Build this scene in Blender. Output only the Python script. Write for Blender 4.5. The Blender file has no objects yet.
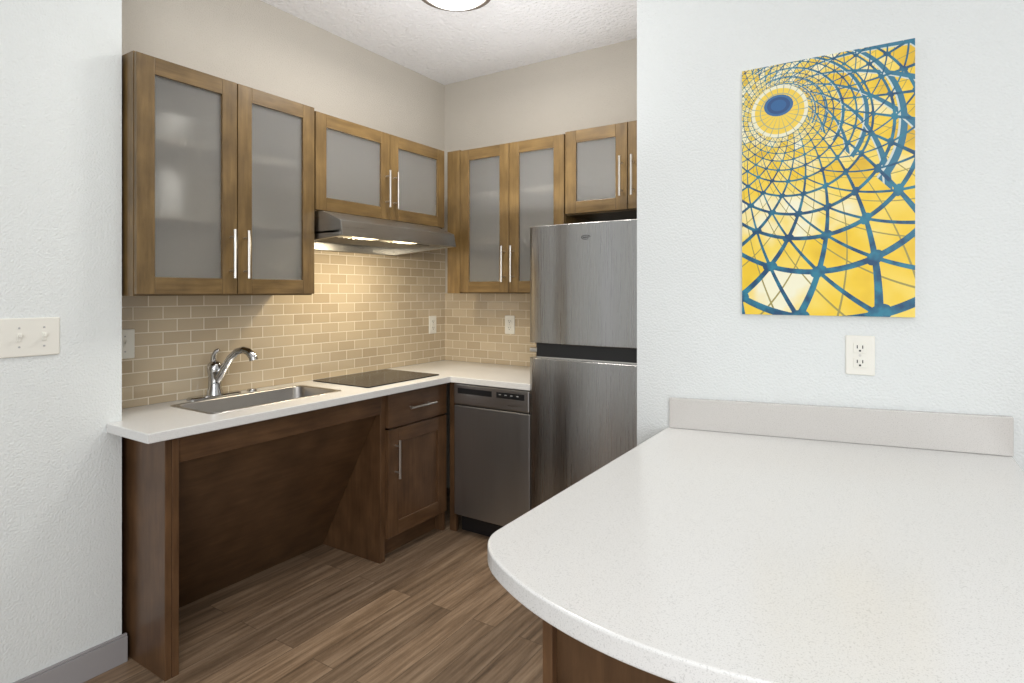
import bpy, bmesh, math, random
from mathutils import Vector
random.seed(4)
sc=bpy.context.scene
sc.view_settings.view_transform='Standard'
sc.view_settings.exposure=0.0
COL=sc.collection
W={}
# ------------------------------------------------------------ materials
class E:
    nt=None
    def __init__(s,v): s.v=v
    @staticmethod
    def op(o,*a):
        n=E.nt.nodes.new('ShaderNodeMath'); n.operation=o
        for i,x in enumerate(a):
            if isinstance(x,E): x=x.v
            if isinstance(x,(int,float)): n.inputs[i].default_value=x
            else: E.nt.links.new(x,n.inputs[i])
        return E(n.outputs[0])
    def __add__(s,o): return E.op('ADD',s,o)
    def __sub__(s,o): return E.op('SUBTRACT',s,o)
    def __mul__(s,o): return E.op('MULTIPLY',s,o)
    def __truediv__(s,o): return E.op('DIVIDE',s,o)
def newmat(name,col=(.8,.8,.8),rough=.5,metal=0,**kw):
    m=bpy.data.materials.new(name); m.use_nodes=True
    b=m.node_tree.nodes['Principled BSDF']
    b.inputs['Base Color'].default_value=(*col,1); b.inputs['Roughness'].default_value=rough
    b.inputs['Metallic'].default_value=metal
    for k,v in kw.items():
        b.inputs[k.replace('_',' ')].default_value=v
    return m,m.node_tree,b
def N(nt,t,**kw):
    n=nt.nodes.new(t)
    for k,v in kw.items(): setattr(n,k,v)
    return n
def ramp(nt,fac,stops):
    r=N(nt,'ShaderNodeValToRGB'); e=r.color_ramp.elements
    while len(e)<len(stops): e.new(.5)
    for i,(p,c) in enumerate(stops):
        e[i].position=p; e[i].color=(*c,1)
    nt.links.new(fac,r.inputs[0]); return r.outputs[0]
def mapping(nt,kind,scale):
    tc=N(nt,'ShaderNodeTexCoord'); mp=N(nt,'ShaderNodeMapping')
    mp.inputs['Scale'].default_value=scale
    nt.links.new(tc.outputs[kind],mp.inputs['Vector']); return mp.outputs[0]
def noise(nt,vec,scale,detail=4,rough=.5):
    n=N(nt,'ShaderNodeTexNoise'); n.inputs['Scale'].default_value=scale
    n.inputs['Detail'].default_value=detail; n.inputs['Roughness'].default_value=rough
    nt.links.new(vec,n.inputs['Vector']); return n.outputs[0]
def bump(nt,b,h,strength,dist):
    bp=N(nt,'ShaderNodeBump'); bp.inputs['Strength'].default_value=strength; bp.inputs['Distance'].default_value=dist
    nt.links.new(h,bp.inputs['Height']); nt.links.new(bp.outputs[0],b.inputs['Normal'])

def wallmat(name,col,sc_=150,st=.8,dist=.0036):
    m,nt,b=newmat(name,col,.6)
    v=mapping(nt,'Object',(1,1,1))
    n=noise(nt,v,sc_,2,.5)
    bump(nt,b,n,st,dist)
    n2=noise(nt,v,2.0,2)
    c=ramp(nt,n2,[(.3,tuple(x*.97 for x in col)),(.7,col)])
    nt.links.new(c,b.inputs['Base Color'])
    return m
M_white=wallmat('white_plaster',(.77,.80,.795))
M_white2=wallmat('cool_white_plaster',(.735,.762,.76))
M_beige=wallmat('beige_plaster',(.57,.53,.465))
M_ceil=wallmat('popcorn_ceiling',(.90,.90,.91),48,1.0,.014)

def woodmat(name,dark,light,rough=.32):
    m,nt,b=newmat(name,light,rough)
    v=mapping(nt,'UV',(18,1.4,1))
    n=noise(nt,v,3.2,8,.64)
    c=ramp(nt,n,[(.25,dark),(.5,tuple((a+b_)/2 for a,b_ in zip(dark,light))),(.75,light)])
    v2=mapping(nt,'UV',(4,2.4,1)); n2=noise(nt,v2,2.8,4)
    mx=N(nt,'ShaderNodeMixRGB',blend_type='MULTIPLY'); mx.inputs[0].default_value=.85
    c2=ramp(nt,n2,[(.3,(.60,.57,.52)),(.7,(1.18,1.16,1.10))])
    nt.links.new(c,mx.inputs[1]); nt.links.new(c2,mx.inputs[2]); nt.links.new(mx.outputs[0],b.inputs['Base Color'])
    bump(nt,b,n,.08,.002)
    return m
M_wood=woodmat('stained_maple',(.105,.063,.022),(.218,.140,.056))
M_wood_d=woodmat('shaded_stained_maple',(.075,.037,.018),(.148,.079,.038))  # same stain as the wall cabinets, dimmer light down low put into the colour
M_wood_k=woodmat('shadowed_stained_panel',(.068,.036,.018),(.125,.068,.034))  # same stain deeper still, shade under the worktops painted into the colour

def floormat():
    m,nt,b=newmat('vinyl_plank',(.3,.2,.13),.42)
    tc=N(nt,'ShaderNodeTexCoord'); sx=N(nt,'ShaderNodeSeparateXYZ'); nt.links.new(tc.outputs['Object'],sx.inputs[0])
    cb=N(nt,'ShaderNodeCombineXYZ'); nt.links.new(sx.outputs[1],cb.inputs[0]); nt.links.new(sx.outputs[0],cb.inputs[1])
    br=N(nt,'ShaderNodeTexBrick'); br.inputs['Scale'].default_value=1; br.inputs['Brick Width'].default_value=1.4
    br.inputs['Row Height'].default_value=.11; br.inputs['Mortar Size'].default_value=.0010; br.offset=.37
    br.inputs['Color1'].default_value=(0,0,0,1); br.inputs['Color2'].default_value=(1,1,1,1); br.inputs['Mortar'].default_value=(.5,.5,.5,1)
    nt.links.new(cb.outputs[0],br.inputs['Vector'])
    add=N(nt,'ShaderNodeVectorMath',operation='MULTIPLY_ADD')
    nt.links.new(br.outputs['Color'],add.inputs[0]); add.inputs[1].default_value=(3,3,3)
    mp=N(nt,'ShaderNodeMapping'); mp.inputs['Scale'].default_value=(.9,15,1); nt.links.new(cb.outputs[0],mp.inputs[0])
    nt.links.new(mp.outputs[0],add.inputs[2])
    n=noise(nt,add.outputs[0],2.6,9,.66)
    c=ramp(nt,n,[(.28,(.095,.060,.035)),(.48,(.225,.152,.096)),(.72,(.39,.285,.195))])
    mx=N(nt,'ShaderNodeMixRGB',blend_type='MULTIPLY'); mx.inputs[0].default_value=1
    t=ramp(nt,br.outputs['Color'],[(0,(.74,.73,.72)),(1,(1.10,1.08,1.05))])
    nt.links.new(c,mx.inputs[1]); nt.links.new(t,mx.inputs[2])
    m2=N(nt,'ShaderNodeMixRGB'); nt.links.new(br.outputs['Fac'],m2.inputs[0]); nt.links.new(mx.outputs[0],m2.inputs[1]); m2.inputs[2].default_value=(.065,.042,.028,1)
    nt.links.new(m2.outputs[0],b.inputs['Base Color']); bump(nt,b,n,.1,.002)
    return m
M_floor=floormat()

def tilemat():
    m,nt,b=newmat('tan_subway_tile',(.5,.4,.26),.2)
    v=mapping(nt,'UV',(1,1,1))
    br=N(nt,'ShaderNodeTexBrick'); br.inputs['Scale'].default_value=1; br.inputs['Brick Width'].default_value=.115
    br.inputs['Row Height'].default_value=.0525; br.inputs['Mortar Size'].default_value=.0021; br.inputs['Mortar Smooth'].default_value=.1
    br.inputs['Color1'].default_value=(.48,.385,.265,1); br.inputs['Color2'].default_value=(.58,.48,.34,1); br.inputs['Mortar'].default_value=(.77,.70,.57,1)
    nt.links.new(v,br.inputs['Vector']); nt.links.new(br.outputs['Color'],b.inputs['Base Color'])
    E.nt=nt
    n=noise(nt,v,9,2)
    h=E.op('SUBTRACT',1.0,E(br.outputs['Fac']))+E(n)*.6; bump(nt,b,h.v,.7,.0016)
    r=E.op('MULTIPLY_ADD',E(br.outputs['Fac']),.5,.08); nt.links.new(r.v,b.inputs['Roughness'])
    return m
M_tile=tilemat()

def quartz(name,base):
    m,nt,b=newmat(name,base,.2)
    v=mapping(nt,'Object',(1,1,1))
    n=noise(nt,v,400,2,.5)
    c1=ramp(nt,n,[(.56,base),(.68,tuple(x*.80 for x in base))])
    vo=N(nt,'ShaderNodeTexVoronoi'); vo.inputs['Scale'].default_value=520; nt.links.new(v,vo.inputs['Vector'])
    r=ramp(nt,vo.outputs['Distance'],[(.12,(.70,.68,.65)),(.24,(1,1,1))])
    mx=N(nt,'ShaderNodeMixRGB',blend_type='MULTIPLY'); mx.inputs[0].default_value=.75
    nt.links.new(c1,mx.inputs[1]); nt.links.new(r,mx.inputs[2]); nt.links.new(mx.outputs[0],b.inputs['Base Color'])
    b.inputs['Specular IOR Level'].default_value=.38
    return m
M_quartz=quartz('white_quartz',(.735,.735,.725))
M_quartz_s=quartz('greige_quartz',(.60,.58,.555))

def steelmat(name,col,rough,vertical=True,streak=0,fx_=3.2):
    m,nt,b=newmat(name,col,rough,1.0)
    v=mapping(nt,'Object',(90,90,.8) if vertical else (1,1,90))
    n=noise(nt,v,4,3)
    r=ramp(nt,n,[(.3,(rough*.9,)*3),(.7,(rough*1.15,)*3)]); nt.links.new(r,b.inputs['Roughness'])
    c=ramp(nt,n,[(.3,tuple(x*.93 for x in col)),(.7,col)])
    if streak:
        v2=mapping(nt,'Object',(fx_,.2,.2)); n2=noise(nt,v2,1.2,1,.4)
        bump(nt,b,n2,streak,.12)
    nt.links.new(c,b.inputs['Base Color'])
    return m
M_steel=steelmat('brushed_steel',(.43,.425,.42),.28,True,.55)
M_steel_d=steelmat('dishwasher_steel',(.44,.445,.45),.36,True,.12)
M_steel_c=steelmat('control_strip_steel',(.58,.58,.58),.3,False)
M_steel_h=steelmat('hood_steel',(.42,.41,.39),.3,False)
M_nickel,_,_=newmat('satin_nickel',(.66,.64,.61),.28,1)
M_chrome,_,_=newmat('chrome',(.52,.52,.52),.10,1)
M_sink,_,_=newmat('sink_steel',(.43,.42,.41),.28,1)
M_black,_,_=newmat('black_plastic',(.012,.012,.013),.35)
M_blackglass,_,b_=newmat('black_ceramic_glass',(.012,.012,.014),.18)
b_.inputs['Specular IOR Level'].default_value=.25
M_grey,_,_=newmat('grey_print',(.45,.45,.45),.5)
M_plate,_,_=newmat('white_plastic',(.80,.785,.72),.35)
M_base=wallmat('grey_baseboard_paint',(.33,.315,.32),20,.05,.001)
M_inside,_,_=newmat('cabinet_interior',(.50,.46,.39),.6)
M_china,_,_=newmat('white_china',(.9,.9,.88),.3)
M_frost,nt_,b_=newmat('frosted_glass',(.86,.85,.825),.47)
b_.inputs['Transmission Weight'].default_value=.92; b_.inputs['IOR'].default_value=1.33
M_filter,_,_=newmat('aluminium_filter',(.35,.34,.32),.45,1)
M_lamp,nt_,b_=newmat('warm_lamp_lens',(1,.9,.7),.5); b_.inputs['Emission Color'].default_value=(1,.82,.5,1); b_.inputs['Emission Strength'].default_value=6
M_dome,nt_,b_=newmat('opal_glass',(.95,.95,.93),.3); b_.inputs['Emission Color'].default_value=(1,.98,.94,1); b_.inputs['Emission Strength'].default_value=1.2
M_bronze,_,_=newmat('brushed_nickel_ring',(.30,.26,.23),.3,.8)

def artmat():
    m,nt,b=newmat('lattice_print',(.9,.7,.1),.45)
    E.nt=nt
    tc=N(nt,'ShaderNodeTexCoord'); sx=N(nt,'ShaderNodeSeparateXYZ'); nt.links.new(tc.outputs['Object'],sx.inputs[0])
    x=E(sx.outputs[0]); z=E(sx.outputs[2])
    ax,az,bx,bz=-.118,.240,-.50,.80
    dx=x-ax; dz=z-az; ex=x-bx; ez=z-bz
    ra=E.op('SQRT',dx*dx+dz*dz); rb=E.op('SQRT',ex*ex+ez*ez)
    rho=E.op('LOGARITHM',ra/rb,math.e)
    th=E.op('ARCTAN2',dz,dx)-E.op('ARCTAN2',ez,ex)
    n=38
    t=th*(n/(2*math.pi))
    def dist(val):
        f=E.op('FRACT',val+.5); return E.op('ABSOLUTE',f-.5)
    def line(val,w): return E.op('LESS_THAN',dist(val),w)
    def mx3(*a):
        r=a[0]
        for q in a[1:]: r=E.op('MAXIMUM',r,q)
        return r
    def mix(f,a,bb):
        mx=N(nt,'ShaderNodeMixRGB'); nt.links.new(f.v,mx.inputs[0])
        for i,c in ((1,a),(2,bb)):
            if isinstance(c,tuple): mx.inputs[i].default_value=(*c,1)
            else: nt.links.new(c,mx.inputs[i])
        return mx.outputs[0]
    s1=t+rho*2.0; s2=t-rho*5.2; rg=rho*7.2
    vz=N(nt,'ShaderNodeCombineXYZ')
    cu=E.op('FLOOR',s1); cv=E.op('FLOOR',rg)
    nt.links.new(cu.v,vz.inputs[0]); nt.links.new(cv.v,vz.inputs[1])
    wn=N(nt,'ShaderNodeTexWhiteNoise'); nt.links.new(vz.outputs[0],wn.inputs['Vector'])
    ns=noise(nt,tc.outputs['Object'],6,3)
    mixv=E(wn.outputs['Value'])*.35+E(ns)*1.0-.10-(x*.40)
    cells=ramp(nt,mixv.v,[(.25,(.66,.40,.015)),(.45,(.84,.57,.03)),(.64,(.87,.66,.12)),(.82,(.86,.83,.62))])
    teal=ramp(nt,noise(nt,tc.outputs['Object'],30,2),[(.35,(.006,.06,.15)),(.65,(.02,.20,.30))])
    c=mix(mx3(line(s1*2.0,.030),line(s2+.35,.018)),cells,(.33,.28,.08))
    d1=dist(s1); d2=dist(rg)
    joint=E.op('LESS_THAN',E.op('SQRT',d1*d1+d2*d2),.15)
    # second, nearer shell of beams over the upper and right edge
    reg=E.op('GREATER_THAN',z+x*1.1,.16)
    back=E.op('MULTIPLY',reg,mx3(line(t*.5+rho*3.6+.2,.07),line(rho*4.2+.45,.075)))
    c=mix(back,c,(.03,.17,.27))
    hl=E.op('MULTIPLY',reg,mx3(line(rho*4.2+.545,.025),line(t*.5+rho*3.6+.29,.02))); c=mix(hl,c,(.60,.66,.62))
    thick=mx3(line(rg,.066),line(s1,.056),line(s2,.046),joint)
    c=mix(thick,c,teal)
    halo=E.op('LESS_THAN',ra,.080); c=mix(halo,c,(.80,.78,.60))
    ring=E.op('LESS_THAN',ra,.070); c=mix(ring,c,(.84,.60,.08))
    nr=line(th*(22/(2*math.pi)),.05); ribs=E.op('MULTIPLY',halo,nr); c=mix(ribs,c,(.30,.36,.28))
    mid=E.op('LESS_THAN',E.op('ABSOLUTE',ra-.054),.0012); c=mix(mid,c,(.30,.38,.30))
    hx=dx+.002; hz=dz-.018
    hr=E.op('SQRT',hx*hx*.85+hz*hz*1.35)
    c=mix(E.op('LESS_THAN',hr,.038),c,(.04,.14,.32))
    c=mix(E.op('LESS_THAN',hr,.030),c,(.025,.08,.22))
    c=mix(E.op('LESS_THAN',hr,.020),c,(.03,.12,.30))
    nt.links.new(c,b.inputs['Base Color']); return m
M_art=artmat()
M_canvas,_,_=newmat('canvas_side',(.72,.70,.62),.7)

# ------------------------------------------------------------ mesh helpers
def link(o,wloc,parent=None):
    COL.objects.link(o); W[o]=Vector(wloc)
    if parent is not None:
        o.parent=parent; o.location=Vector(wloc)-W[parent]
    else: o.location=wloc
    return o
def top(o,label,cat,group=None):
    o['label']=label; o['category']=cat
    if group: o['group']=group
    return o
def empty(name,loc,label,cat,group=None):
    o=bpy.data.objects.new(name,None); o.empty_display_size=.1
    link(o,loc); return top(o,label,cat,group)
def finish(name,bm,mats,parent,bev=0,smooth=False,seg=2,angle=35):
    bmesh.ops.recalc_face_normals(bm,faces=bm.faces)
    mn=Vector((1e9,)*3); mx=-mn
    for v in bm.verts:
        for i in range(3): mn[i]=min(mn[i],v.co[i]); mx[i]=max(mx[i],v.co[i])
    c=(mn+mx)/2; c.z=mn.z if parent is None else c.z
    for v in bm.verts: v.co-=c
    me=bpy.data.meshes.new(name); bm.to_mesh(me); bm.free()
    if not isinstance(mats,(list,tuple)): mats=[mats]
    for m in mats: me.materials.append(m)
    if smooth:
        for p in me.polygons: p.use_smooth=True
    o=bpy.data.objects.new(name,me); link(o,c,parent)
    if smooth:
        try: me.set_sharp_from_angle(angle=math.radians(angle))
        except Exception: pass
    if bev:
        b=o.modifiers.new('bevel','BEVEL'); b.width=bev; b.segments=seg; b.limit_method='ANGLE'; b.angle_limit=math.radians(40)
    return o
def uvface(bm,f,grain,off):
    uv=bm.loops.layers.uv.verify(); n=f.normal; ax=max(range(3),key=lambda i:abs(n[i]))
    oth=[i for i in range(3) if i!=ax]
    g={'x':0,'y':1,'z':2}[grain]
    if g in oth: vi=g; ui=[i for i in oth if i!=g][0]
    else: ui,vi=oth
    for l in f.loops: l[uv].uv=(l.vert.co[ui]+off[0],l.vert.co[vi]+off[1])
def abox(bm,x0,x1,y0,y1,z0,z1,grain='z',mi=0,rnd=True):
    vs=[bm.verts.new((x,y,z)) for x in (x0,x1) for y in (y0,y1) for z in (z0,z1)]
    off=(random.random()*9,random.random()*9) if rnd else (0,0)
    for q in ((0,1,3,2),(4,6,7,5),(0,4,5,1),(2,3,7,6),(0,2,6,4),(1,5,7,3)):
        f=bm.faces.new([vs[i] for i in q]); f.material_index=mi; f.normal_update(); uvface(bm,f,grain,off)
def boxes(name,L,mats,parent=None,bev=0,**k):
    bm=bmesh.new()
    for b in L: abox(bm,*b[:6],*(b[6:]))
    return finish(name,bm,mats,parent,bev,**k)
def FB(face,pos,s0,s1,n0,n1,z0,z1,grain='z',mi=0):
    if face=='A':
        g={'s':'y','z':'z','n':'x'}[grain]; return (pos+n0,pos+n1,s0,s1,z0,z1,g,mi)
    g={'s':'x','z':'z','n':'y'}[grain]; return (s0,s1,pos-n1,pos-n0,z0,z1,g,mi)
def FP(face,pos,s,n,z):
    return Vector((pos+n,s,z)) if face=='A' else Vector((s,pos-n,z))
def cyl(bm,p0,p1,r0,r1=None,seg=16,mi=0,cap=True):
    r1=r0 if r1 is None else r1
    p0=Vector(p0);p1=Vector(p1); d=(p1-p0).normalized()
    a=d.orthogonal().normalized(); b=d.cross(a)
    A=[];B=[]
    for i in range(seg):
        t=2*math.pi*i/seg; o=a*math.cos(t)+b*math.sin(t)
        A.append(bm.verts.new(p0+o*r0)); B.append(bm.verts.new(p1+o*r1))
    for i in range(seg):
        j=(i+1)%seg; f=bm.faces.new((A[i],A[j],B[j],B[i])); f.material_index=mi
    if cap:
        for R in (A,B): f=bm.faces.new(R); f.material_index=mi
def tube(bm,pts,rad,seg=16):
    pts=[Vector(p) for p in pts]; rings=[]
    a=None
    for i,p in enumerate(pts):
        d=(pts[min(i+1,len(pts)-1)]-pts[max(i-1,0)]).normalized()
        if a is None: a=d.orthogonal().normalized()
        a=(a-d*a.dot(d)).normalized(); b=d.cross(a)
        r=rad[i] if isinstance(rad,(list,tuple)) else rad
        rings.append([bm.verts.new(p+(a*math.cos(2*math.pi*k/seg)+b*math.sin(2*math.pi*k/seg))*r) for k in range(seg)])
    for R,S in zip(rings,rings[1:]):
        for k in range(seg):
            j=(k+1)%seg; bm.faces.new((R[k],R[j],S[j],S[k]))
    bm.faces.new(rings[0]); bm.faces.new(rings[-1])
def lathe(bm,c,prof,seg=48,mi=0):
    rings=[]
    for r,z in prof:
        if r<1e-6: rings.append([bm.verts.new((c[0],c[1],c[2]+z))])
        else: rings.append([bm.verts.new((c[0]+r*math.cos(2*math.pi*k/seg),c[1]+r*math.sin(2*math.pi*k/seg),c[2]+z)) for k in range(seg)])
    for R,S in zip(rings,rings[1:]):
        for k in range(seg):
            j=(k+1)%seg
            q=[R[k%len(R)],R[j%len(R)],S[j%len(S)],S[k%len(S)]]; u=[]
            for v in q:
                if v not in u: u.append(v)
            if len(u)>2:
                f=bm.faces.new(u); f.material_index=mi
def prism(bm,poly,axis,a,b,mi=0,grain='z'):
    def P(p,t):
        return {'y':(p[0],t,p[1]),'z':(p[0],p[1],t),'x':(t,p[0],p[1])}[axis]
    A=[bm.verts.new(P(p,a)) for p in poly]; B=[bm.verts.new(P(p,b)) for p in poly]
    fs=[bm.faces.new(A),bm.faces.new(B)]
    for i in range(len(poly)):
        j=(i+1)%len(poly); fs.append(bm.faces.new((A[i],A[j],B[j],B[i])))
    for f in fs: f.material_index=mi; f.normal_update(); uvface(bm,f,grain,(0,0))
def struct(o): o['kind']='structure'; return o

# ------------------------------------------------------------ room
WA=-2.55; WB=3.10; WL=-2.31; WC=1.98; CZ=2.72; WE=1.008
struct(boxes('wall_left',[(-2.75,WL,-2.2,WE,0,CZ)],M_white))
struct(boxes('wall_kitchen_side',[(-2.75,WA,WE,WB+.12,0,CZ)],M_beige))
struct(boxes('wall_back',[(WA,-.56,WB,WB+.12,0,CZ)],M_beige))
struct(boxes('wall_fridge_side',[(-.72,-.56,WC+.12,WB,0,CZ)],M_beige))
struct(boxes('wall_right',[(-.757,3.2,WC,WC+.12,0,CZ)],M_white2))
struct(boxes('floor',[(-2.75,3.2,-2.2,WB+.12,-.06,0)],M_floor))
struct(boxes('ceiling',[(-2.75,3.2,-2.2,WB+.12,CZ,CZ+.06)],M_ceil))
struct(boxes('baseboard_left',[(WL,WL+.014,-2.2,WE+.014,0,.092),(WL,WL+.010,-2.2,WE+.014,.092,.10)],M_base,bev=.002))

t=.008
bm=bmesh.new()
abox(bm,WA+.0005,WA+t,WE+.001,1.785,.862,1.306,'z',0,False)
abox(bm,WA+.0005,WA+t,1.785,WB-.001,.862,1.69,'z',0,False)
o=finish('tile_backsplash',bm,M_tile,None); top(o,'tan glazed subway tiles with pale grout behind the sink','backsplash','tiled backsplashes')
bm=bmesh.new(); abox(bm,WA+t+.0005,-1.25,WB-t,WB-.0005,.862,1.31,'z',0,False)
o=finish('tile_backsplash',bm,M_tile,None); top(o,'tan glazed subway tiles with pale grout beside the refrigerator','backsplash','tiled backsplashes')

# ------------------------------------------------------------ handles, doors
def handle(face,pos,s,z0,z1,parent,horizontal=False,s1=None):
    bm=bmesh.new(); st=.032
    if not horizontal:
        cyl(bm,FP(face,pos,s,st,z0),FP(face,pos,s,st,z1),.006)
        for z in (z0+.03,z1-.03): cyl(bm,FP(face,pos,s,0,z),FP(face,pos,s,st,z),.0045)
    else:
        cyl(bm,FP(face,pos,s,st,z0),FP(face,pos,s1,st,z0),.006)
        for q in (s+.03,s1-.03): cyl(bm,FP(face,pos,q,0,z0),FP(face,pos,q,st,z0),.0045)
    h=finish('handle',bm,M_nickel,parent,smooth=True); h['label']='brushed nickel bar handle'; return h
def door(face,pos,s0,s1,z0,z1,parent,glass,hs,hz,mat,name='door',sw=.062,hh=None):
    t=.020
    L=[FB(face,pos,s0,s0+sw,0,t,z0,z1,'z'),FB(face,pos,s1-sw,s1,0,t,z0,z1,'z'),
       FB(face,pos,s0+sw,s1-sw,0,t,z0,z0+sw,'s'),FB(face,pos,s0+sw,s1-sw,0,t,z1-sw,z1,'s')]
    if not glass: L.append(FB(face,pos,s0+sw-.002,s1-sw+.002,.002,.010,z0+sw-.002,z1-sw+.002,'z'))
    d=boxes(name,L,mat,parent,bev=.0018)
    if glass:
        g=boxes('glass_panel',[FB(face,pos,s0+sw-.001,s1-sw+.001,.006,.010,z0+sw-.001,z1-sw+.001)],M_frost,d)
        g['label']='frosted glass panel'
    if hs is not None:
        if hh: handle(face,pos+(t if face=='A' else -t),hh[0],hz[0],None,d,True,hh[1])
        else: handle(face,pos+(t if face=='A' else -t),hs,hz[0],hz[1],d)
    return d
def wallcab(face,pos,depth,s0,s1,z0,z1,splits,hz,label,fill=None,shelf=True):
    base=FP(face,pos,(s0+s1)/2,-depth/2,z0)
    e=empty('wall_cabinet',base,label,'cabinet','kitchen wall cabinets')
    t=.018
    L=[FB(face,pos,s0,s0+t,-depth,0,z0,z1),FB(face,pos,s1-t,s1,-depth,0,z0,z1),
       FB(face,pos,s0+t,s1-t,-depth,0,z0,z0+t,'s'),FB(face,pos,s0+t,s1-t,-depth,0,z1-t,z1,'s'),
       FB(face,pos,s0+t,s1-t,-depth,-depth+.006,z0+t,z1-t,'z',1),
       FB(face,pos,s0+t,s0+t+.001,-depth+.006,-.02,z0+t,z1-t,'z',1),FB(face,pos,s1-t-.001,s1-t,-depth+.006,-.02,z0+t,z1-t,'z',1),
       FB(face,pos,s0+t,s1-t,-depth+.006,-.02,z0+t,z0+t+.001,'z',1)]
    L+=[FB(face,pos,s0+t,s0+.04,-.018,0,z0+t,z1-t),FB(face,pos,s1-.04,s1-t,-.018,0,z0+t,z1-t)]
    if fill: L.append(FB(face,pos,fill[0],fill[1],0,.018,z0,z1))
    boxes('body',L,[M_wood,M_inside],e,bev=.0008)
    if shelf:
        for f in (.345,.68):
            zz=z0+(z1-z0)*f
            boxes('shelf',[FB(face,pos,s0+t+.002,s1-t-.002,-depth+.01,-.07,zz,zz+.016,'s')],M_inside,e)
    for i in range(2):
        a=splits[i]+.002; b=splits[i+1]-.002
        hs=b-.028 if i==0 else a+.028
        door(face,pos,a,b,z0+.006,z1-.006,e,True,hs,hz,M_wood)
    return e
PA=-2.25; PB=2.75
wallcab('A',PA,.290,1.018,1.78,1.306,2.172,(1.018,1.40,1.78),(1.375,1.57),'tall stained wood cabinet with two frosted glass doors above sink')
wallcab('A',PA,.299,1.783,2.715,1.695,2.160,(1.783,2.262,2.713),(1.762,1.955),'short stained wood cabinet with frosted glass doors above range hood',shelf=False)
wallcab('B',PB,.342,-2.225,-1.442,1.312,2.152,(-2.13,-1.787,-1.442),(1.375,1.575),'stained wood corner cabinet with two frosted glass doors above the worktop',fill=(-2.225,-2.131))
wallcab('B',PB,.342,-1.438,-.745,1.72,2.160,(-1.438,-1.092,-.745),(1.79,1.985),'short stained wood cabinet with frosted glass doors above the refrigerator',shelf=False)
def dish(x,y,z,prof,name,label,cat):  # dishes added to make the bright blob seen through the frosted door
    bm=bmesh.new(); lathe(bm,(x,y,z),prof,32); o=finish(name,bm,M_china,None,smooth=True,angle=50); top(o,label,cat)
bowl_blob=[(0,0),(.045,0),(.05,.012),(.085,.05),(.10,.09),(.096,.09),(.08,.052),(.045,.018),(0,.014)]
jar_blob=[(0,0),(.06,0),(.07,.02),(.072,.10),(.06,.14),(.045,.155),(.045,.17),(0,.17)]
zs1=1.306+.866*.345+.017; zs2=1.306+.866*.68+.017
dish(-2.40,1.20,zs1,jar_blob,'jar_blob','white ceramic jar added as a bright spot behind the frosted glass','jar_blob')
dish(-2.42,1.21,zs2,bowl_blob,'bowl_blob','white ceramic bowl added as a bright spot behind the frosted glass','bowl_blob')

# ------------------------------------------------------------ range hood
e=empty('range_hood',(-2.35,2.2,1.54),'slim stainless steel range hood with lit underside below short cabinet','range hood')
bm=bmesh.new()
prism(bm,[(-2.541,1.692),(-2.19,1.692),(-2.068,1.642),(-2.055,1.572),(-2.075,1.572),(-2.078,1.588),(-2.52,1.588),(-2.52,1.54),(-2.541,1.54)],'y',1.79,2.60)
prism(bm,[(-2.52,1.54),(-2.075,1.572),(-2.078,1.60),(-2.52,1.60)],'y',1.79,1.80)
prism(bm,[(-2.52,1.54),(-2.075,1.572),(-2.078,1.60),(-2.52,1.60)],'y',2.59,2.60)
finish('body',bm,M_steel_h,e,bev=.0015)
boxes('filter',[(-2.48,-2.20,1.86,2.54,1.580,1.587)]+[(-2.48,-2.20,1.86+.03*i,1.868+.03*i,1.577,1.581) for i in range(23)],M_filter,e)
for y in (2.02,2.30):
    p=boxes('lamp_lens',[(-2.185,-2.105,y-.06,y+.06,1.578,1.587)],M_lamp,e,bev=.003); p['label']='glowing warm lamp lens'

# ------------------------------------------------------------ worktop
def slab(name,xs,ys,ok,z0,z1,mat):
    bm=bmesh.new(); V={}
    def v(i,j,k):
        if (i,j,k) not in V: V[(i,j,k)]=bm.verts.new((xs[i],ys[j],z1 if k else z0))
        return V[(i,j,k)]
    nx=len(xs)-1; ny=len(ys)-1
    c=[[ok((xs[i]+xs[i+1])/2,(ys[j]+ys[j+1])/2) for j in range(ny)] for i in range(nx)]
    g=lambda i,j: 0<=i<nx and 0<=j<ny and c[i][j]
    for i in range(nx):
        for j in range(ny):
            if not c[i][j]: continue
            for k in (0,1): bm.faces.new((v(i,j,k),v(i+1,j,k),v(i+1,j+1,k),v(i,j+1,k)))
            if not g(i-1,j): bm.faces.new((v(i,j,0),v(i,j+1,0),v(i,j+1,1),v(i,j,1)))
            if not g(i+1,j): bm.faces.new((v(i+1,j,0),v(i+1,j+1,0),v(i+1,j+1,1),v(i+1,j,1)))
            if not g(i,j-1): bm.faces.new((v(i,j,0),v(i+1,j,0),v(i+1,j,1),v(i,j,1)))
            if not g(i,j+1): bm.faces.new((v(i,j+1,0),v(i+1,j+1,0),v(i+1,j+1,1),v(i,j+1,1)))
    return finish(name,bm,mat,None,bev=.003)
SX0,SX1,SY0,SY1=-2.450,-2.152,1.25,1.865
def ok(x,y):
    if SX0<x<SX1 and SY0<y<SY1: return False
    if y<WE+.002: return WL<x<-2.02
    if x<-2.02: return True
    return y>2.51
o=slab('countertop',[WA+.001,SX0,WL+.002,SX1,-2.02,-1.515],[.958,WE+.002,SY0,SY1,2.51,WB-.001],ok,.828,.861,M_quartz)
top(o,'L-shaped white speckled quartz countertop over the kitchen base cabinets','countertop')

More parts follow.
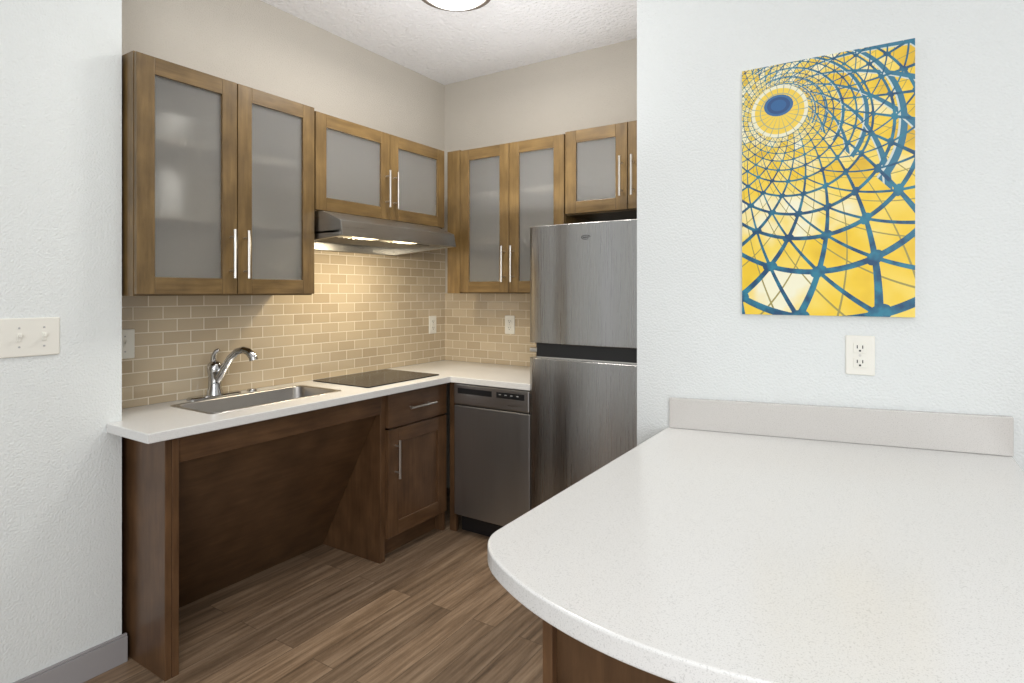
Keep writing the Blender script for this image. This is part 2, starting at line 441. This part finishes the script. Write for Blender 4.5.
# sink
def rrect(cx,cy,hx,hy,r,z,n=6):
    P=[]
    for sx,sy,a0 in ((1,1,0),(-1,1,90),(-1,-1,180),(1,-1,270)):
        for i in range(n+1):
            a=math.radians(a0+90*i/n); P.append((cx+sx*(hx-r)+r*math.cos(a),cy+sy*(hy-r)+r*math.sin(a),z))
    return P
def loft(bm,rings,close=True,capfirst=False):
    R=[[bm.verts.new(p) for p in r] for r in rings]
    for A,B in zip(R,R[1:]):
        for k in range(len(A)):
            j=(k+1)%len(A); bm.faces.new((A[k],A[j],B[j],B[k]))
    if close: bm.faces.new(R[-1])
    if capfirst: bm.faces.new(R[0])
e=empty('kitchen_sink',((SX0+SX1)/2,(SY0+SY1)/2,.861),'shallow stainless steel rectangular sink set into the worktop','sink')
cx,cy=(SX0+SX1)/2,(SY0+SY1)/2; hx,hy=(SX1-SX0)/2,(SY1-SY0)/2
bm=bmesh.new()
loft(bm,[rrect(cx,cy,hx+.010,hy+.010,.028,.8612),rrect(cx,cy,hx+.009,hy+.009,.027,.8626),rrect(cx,cy,hx-.003,hy-.003,.04,.8626),
 rrect(cx,cy,hx-.006,hy-.006,.045,.857),rrect(cx,cy,hx-.010,hy-.010,.05,.76),rrect(cx,cy,hx-.02,hy-.02,.05,.742),rrect(cx,cy,hx-.045,hy-.045,.045,.738)])
finish('basin',bm,M_sink,e,smooth=True,angle=60)
bm=bmesh.new(); lathe(bm,(cx-.02,cy,.739),[(.0,.001),(.03,.001),(.042,.004),(.045,.001)],32); finish('drain',bm,M_chrome,e,smooth=True)

# faucet
fx,fy,fz=-2.496,1.460,.861
e=empty('faucet',(fx,fy,fz),'chrome single-lever kitchen faucet with arched spout behind the sink','faucet')
bm=bmesh.new(); loft(bm,[rrect(fx,fy,.027,.12,.026,fz),rrect(fx,fy,.027,.12,.026,fz+.006),rrect(fx,fy,.022,.115,.021,fz+.011)],True,True)
finish('base_plate',bm,M_chrome,e,smooth=True)
bm=bmesh.new(); lathe(bm,(fx,fy,fz+.010),[(0,0),(.034,0),(.033,.012),(.027,.03),(.026,.085),(.031,.10),(.032,.118),(.027,.135),(.016,.146),(0,.149)],32)
finish('body',bm,M_chrome,e,smooth=True)
bm=bmesh.new(); P=[];R=[]
dirv=Vector((.93,.36,0)).normalized()
prof=[(.0,.055,.018),(.028,.095,.018),(.052,.135,.0165),(.078,.172,.0155),(.11,.200,.015),(.142,.208,.015),(.168,.200,.016),(.186,.182,.018),(.192,.164,.019)]
for a,h,r in prof: P.append(Vector((fx,fy,fz))+dirv*a+Vector((0,0,h))); R.append(r)
tube(bm,P,R,18); finish('spout',bm,M_chrome,e,smooth=True)
bm=bmesh.new(); tube(bm,[(fx,fy,fz+.145),(fx+.001,fy-.008,fz+.162),(fx+.006,fy-.010,fz+.182),(fx+.016,fy-.004,fz+.200),(fx+.026,fy+.004,fz+.208)],[.014,.012,.010,.010,.007],14)
finish('lever',bm,M_chrome,e,smooth=True)
bm=bmesh.new(); lathe(bm,(-2.500,1.64,.861),[(0,.012),(.018,.010),(.022,.004),(.023,0)],24)
o=finish('sink_hole_cover',bm,M_chrome,None,smooth=True); top(o,'small round chrome hole cover on the worktop behind the sink','hole cover')

# cooktop
e=empty('cooktop',(-2.30,2.25,.861),'flat black ceramic glass cooktop set into the worktop','cooktop')
bm=bmesh.new(); loft(bm,[rrect(-2.305,2.25,.205,.265,.012,.8611),rrect(-2.305,2.25,.205,.265,.012,.865),rrect(-2.305,2.25,.203,.263,.011,.8662)],True,True)
finish('glass_top',bm,M_blackglass,e)

# ------------------------------------------------------------ sink base (open knee space)
FX=-2.07; YD=2.052
e=empty('sink_base_cabinet',(-2.3,1.55,0),'shade-darkened stained accessible sink base with open knee space and slanted panel','cabinet')
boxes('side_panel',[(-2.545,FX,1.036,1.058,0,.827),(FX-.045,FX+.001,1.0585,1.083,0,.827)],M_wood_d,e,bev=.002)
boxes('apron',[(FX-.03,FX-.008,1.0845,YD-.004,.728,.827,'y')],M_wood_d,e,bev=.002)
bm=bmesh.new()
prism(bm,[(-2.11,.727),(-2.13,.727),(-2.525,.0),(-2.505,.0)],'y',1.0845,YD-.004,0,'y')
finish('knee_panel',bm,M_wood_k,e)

# drawer base
e=empty('base_cabinet',(-2.3,2.30,0),'shade-darkened stained base cabinet with one drawer over one shaker door','cabinet')
P2=FX-.02
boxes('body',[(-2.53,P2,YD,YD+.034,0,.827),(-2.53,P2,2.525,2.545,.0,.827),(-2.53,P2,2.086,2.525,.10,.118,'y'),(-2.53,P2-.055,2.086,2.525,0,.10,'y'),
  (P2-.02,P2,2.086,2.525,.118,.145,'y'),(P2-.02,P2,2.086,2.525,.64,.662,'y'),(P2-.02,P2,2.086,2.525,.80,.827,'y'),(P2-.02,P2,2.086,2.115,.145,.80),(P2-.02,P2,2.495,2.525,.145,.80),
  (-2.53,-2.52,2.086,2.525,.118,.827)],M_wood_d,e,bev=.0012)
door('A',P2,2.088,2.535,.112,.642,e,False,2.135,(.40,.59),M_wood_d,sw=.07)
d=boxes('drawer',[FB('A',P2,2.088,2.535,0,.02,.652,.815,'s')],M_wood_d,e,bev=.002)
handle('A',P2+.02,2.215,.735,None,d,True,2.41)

o=boxes('filler_panel',[(-2.068,-2.022,2.56,2.58,0,.827)],M_wood_d,bev=.001); top(o,'narrow shade-darkened stained corner filler strip beside the dishwasher','panel')

# ------------------------------------------------------------ dishwasher
e=empty('dishwasher',(-1.765,2.8,0),'narrow stainless steel dishwasher with dark control panel under the worktop','dishwasher')
dx0,dx1=-2.018,-1.533
boxes('body',[(dx0+.005,dx1-.005,2.565,3.05,.09,.82)],M_black,e)
boxes('door_panel',[(dx0,dx1,2.535,2.563,.105,.704)],M_steel_d,e,bev=.006,seg=3)
cp=boxes('control_panel',[(dx0,dx1,2.530,2.563,.709,.822)],M_steel_c,e,bev=.008,seg=3)
boxes('vent',[(dx0+.03,dx1-.23,2.5285,2.5305,.770,.800)],M_black,cp)
boxes('display',[(dx1-.20,dx1-.03,2.5285,2.5305,.770,.800)],M_black,cp)
for i in range(4): boxes('button',[(dx1-.185+.036*i,dx1-.171+.036*i,2.5278,2.529,.786,.790)],M_grey,cp)
boxes('kick_plate',[(dx0+.005,dx1-.005,2.60,2.615,0,.10)],M_black,e)

# ------------------------------------------------------------ refrigerator
e=empty('refrigerator',(-1.13,2.8,0),'stainless steel top-freezer refrigerator standing beside the dishwasher','refrigerator')
rx0,rx1=-1.508,-.765
boxes('body',[(rx0+.005,rx1-.005,2.545,3.07,.03,1.62)],M_black,e,bev=.004)
def fdoor(name,z0,z1):
    bm=bmesh.new(); n=36; yb=2.538
    poly=[(rx0,yb)]
    for i in range(n+1):
        u=i/n; x=rx0+(rx1-rx0)*u
        edge=min(u,1-u)*(rx1-rx0); rd=.012
        y=2.482-.026*(1-(2*u-1)**2)
        if edge<rd: y+=.012*(1-math.sqrt(max(0,1-(1-edge/rd)**2)))
        poly.append((x,y))
    poly.append((rx1,yb)); prism(bm,poly,'z',z0,z1)
    return finish(name,bm,M_steel,e,bev=.003,smooth=True,angle=25)
fd=fdoor('freezer_door',1.072,1.640)
ld=fdoor('fridge_door',.085,.998)
boxes('handle_recess',[(rx0+.045,rx1-.01,2.485,2.538,.9985,1.0715)],M_black,e)
boxes('trim',[(rx0+.045,rx1-.01,2.4835,2.4848,.999,1.006)],M_nickel,e)
boxes('hinge',[(rx0,rx0+.044,2.49,2.538,1.025,1.045)],M_nickel,e,bev=.003)
boxes('grille',[(rx0+.01,rx1-.01,2.52,2.544,.0,.08)],M_black,e)
bm=bmesh.new()
cxx,czz,yy=-1.185,1.572,2.4555
pts=[(cxx+.022*math.cos(a),yy,czz+.009*math.sin(a)) for a in [2*math.pi*i/28 for i in range(24)]]
tube(bm,pts,.0016,6)
abox(bm,cxx-.014,cxx+.014,yy-.001,yy+.001,1.570,1.574)
finish('emblem',bm,M_black,fd)

# ------------------------------------------------------------ peninsula
TL=.042
def zt(x,z): return z+TL*(x+.636)
def tilt(o_bm,zmin):
    for v in o_bm.verts:
        if v.co.z>zmin: v.co.z=zt(v.co.x,v.co.z)
PX0,PX1,PY1=-.643,.259,WC-.001
cxp=(PX0+PX1)/2; R_=.645; yc=.705+R_
arc=[]
for i in range(61):
    x=PX0+(PX1-PX0)*i/60; arc.append((x,yc-math.sqrt(R_*R_-(x-cxp)**2)))
i0=4
def qb(a,c,b,n=10):
    a,c,b=Vector(a),Vector(c),Vector(b); return [tuple(a*(1-t)**2+c*2*t*(1-t)+b*t*t) for t in [i/n for i in range(n+1)]]
L1=qb((PX0,arc[0][1]+.05),arc[0],arc[i0]); L2=qb(arc[-1-i0],arc[-1],(PX1,arc[0][1]+.05))
poly=[(PX0,PY1)]+L1+arc[i0+1:-1-i0]+L2+[(PX1,PY1)]
bm=bmesh.new(); prism(bm,poly,'z',.828,.861); tilt(bm,.5)
o=finish('peninsula_countertop',bm,M_quartz,None,bev=.004,seg=3); top(o,'wide white speckled quartz peninsula countertop with rounded end','countertop')
bm=bmesh.new(); abox(bm,PX0+.008,PX1,WC-.021,WC-.001,.8615,.962,'x'); tilt(bm,.5)
b=finish('upstand',bm,M_quartz_s,o,bev=.002); b['label']='low greige quartz upstand against the wall'
e=empty('peninsula_cabinet',(-.19,1.45,0),'shade-darkened stained panelled cabinet base supporting the peninsula countertop','cabinet')
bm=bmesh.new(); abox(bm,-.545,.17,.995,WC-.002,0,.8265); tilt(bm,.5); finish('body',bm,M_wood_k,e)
for a,b in ((-.562,-.54),(.165,.19)):
    bm=bmesh.new(); abox(bm,a,b,.975,.9945,0,.8265); tilt(bm,.5); finish('corner_trim',bm,M_wood_d,e,bev=.002)

# ------------------------------------------------------------ wall plates
def outlet(face,pos,s,z,label,w=.072,h=.116):
    e=empty('wall_outlet',FP(face,pos,s,0,z-h/2),label,'outlet','white wall outlets')
    boxes('cover_plate',[FB(face,pos,s-w/2,s+w/2,0,.006,z-h/2,z+h/2)],M_plate,e,bev=.003,seg=3)
    for dz in (-.021,.021):
        r=boxes('receptacle',[FB(face,pos,s-.017,s+.017,.006,.0085,z+dz-.0145,z+dz+.0145)],M_plate,e,bev=.004,seg=3)
        boxes('slot',[FB(face,pos,s-.008,s-.0055,.0082,.0092,z+dz-.001,z+dz+.008),FB(face,pos,s+.0055,s+.008,.0082,.0092,z+dz-.001,z+dz+.008),
              FB(face,pos,s-.0025,s+.0025,.0082,.0092,z+dz-.010,z+dz-.005)],M_black,r)
    bm=bmesh.new(); cyl(bm,FP(face,pos,s,.006,z),FP(face,pos,s,.0085,z),.0035); finish('screw',bm,M_nickel,e)
outlet('B',WC,-.080,1.137,'white duplex wall outlet below the lattice print',.074,.114)
outlet('A',WA+.008,2.965,1.105,'white duplex wall outlet on tan tiles near the corner')
outlet('B',WB-.008,-2.015,1.115,'white duplex wall outlet on tan tiles beside the refrigerator')
def switch(face,pos,ss,s0,s1,z0,z1,label):
    zc=(z0+z1)/2
    e=empty('light_switch',FP(face,pos,(s0+s1)/2,0,z0),label,'light switch','light switches')
    boxes('cover_plate',[FB(face,pos,s0,s1,0,.007,z0,z1)],M_plate,e,bev=.004,seg=3)
    for s in ss:
        boxes('toggle',[FB(face,pos,s-.006,s+.006,.007,.010,zc-.013,zc+.013),FB(face,pos,s-.004,s+.004,.010,.021,zc,zc+.010)],M_plate,e,bev=.0015)
        for z in (zc-.030,zc+.030):
            bm=bmesh.new(); cyl(bm,FP(face,pos,s,.007,z),FP(face,pos,s,.0085,z),.003); finish('screw',bm,M_grey,e)
switch('A',WL,(.712,.777),.662,.82,1.115,1.238,'wide white double toggle light switch on the white wall')
switch('A',WA+.008,(1.118,),1.082,1.154,1.057,1.173,'white single toggle light switch on the tan tiles')

# ------------------------------------------------------------ print
o=boxes('canvas_print',[(-.401,.051,WC-.020,WC-.0002,1.250,2.018)],[M_art,M_canvas])
for p in o.data.polygons:
    if abs(p.normal.y)<.5: p.material_index=1
for v in o.data.vertices: v.co.z-=.384
o.location.z+=.384
top(o,'tall yellow and teal print of a spiralling glass lattice','picture')

# ------------------------------------------------------------ ceiling light
lc=(-1.649,2.078)
e=empty('ceiling_light',(lc[0],lc[1],CZ),'round flush ceiling light with opal dome and metal ring','ceiling light')
bm=bmesh.new(); lathe(bm,(lc[0],lc[1],CZ),[(0,0),(.158,0),(.170,-.012),(.175,-.050),(.168,-.064),(.150,-.066),(.148,-.050),(0,-.050)],64)
finish('ring',bm,M_bronze,e,smooth=True)
bm=bmesh.new(); lathe(bm,(lc[0],lc[1],CZ),[(.1475,-.052),(.146,-.064),(.125,-.080),(.09,-.092),(.045,-.099),(0,-.101)],64)
finish('dome',bm,M_dome,e,smooth=True,angle=80)

# ------------------------------------------------------------ lamps and added fills
def area(name,loc,target,size,power,col=(1,1,1),sy=None):
    l=bpy.data.lights.new(name,'AREA'); l.energy=power; l.size=size; l.color=col
    if sy: l.shape='RECTANGLE'; l.size_y=sy
    o=bpy.data.objects.new(name,l); COL.objects.link(o); o.location=loc
    o.rotation_euler=(Vector(target)-Vector(loc)).to_track_quat('-Z','Y').to_euler(); return o
area('rear_fill_lamp',(1.2,-1.9,1.7),(-.8,2,1.2),2.0,64,(.97,.99,1.0),1.5)  # added soft fill from the unseen room behind the camera
area('room_fill_lamp',(.3,-.2,2.66),(.3,-.2,0),1.2,14,(1,.99,.97))  # added overhead fill above the unseen room, no known fixture
area('kitchen_ceiling_lamp',(lc[0],lc[1],2.60),(lc[0],lc[1],0),.3,13,(1,.96,.90))
area('kitchen_fill_lamp',(-1.3,1.3,2.68),(-1.6,2.0,0),.9,7,(1,.98,.95))
area('ceiling_fill_uplight',(-1.45,2.15,1.75),(-1.45,2.15,2.72),1.0,10,(.97,.98,1))  # added unseen uplight that brightens the kitchen ceiling
for y in (2.02,2.30):
    area('hood_lamp',(-2.145,y,1.572),(-2.30,y,.9),.07,3.0,(1,.86,.62))
w=bpy.data.worlds.new('world'); sc.world=w; w.use_nodes=True
w.node_tree.nodes['Background'].inputs[0].default_value=(.98,.99,1,1); w.node_tree.nodes['Background'].inputs[1].default_value=.68

# ------------------------------------------------------------ camera
cd=bpy.data.cameras.new('camera'); cam=bpy.data.objects.new('camera',cd); COL.objects.link(cam)
cam.location=(0,0,1.32); cam.rotation_euler=(math.radians(90),0,math.radians(32.9))
cd.sensor_width=36; cd.lens=589/1024*36; cd.shift_y=-49.5/1024; cd.clip_start=.02
sc.camera=cam
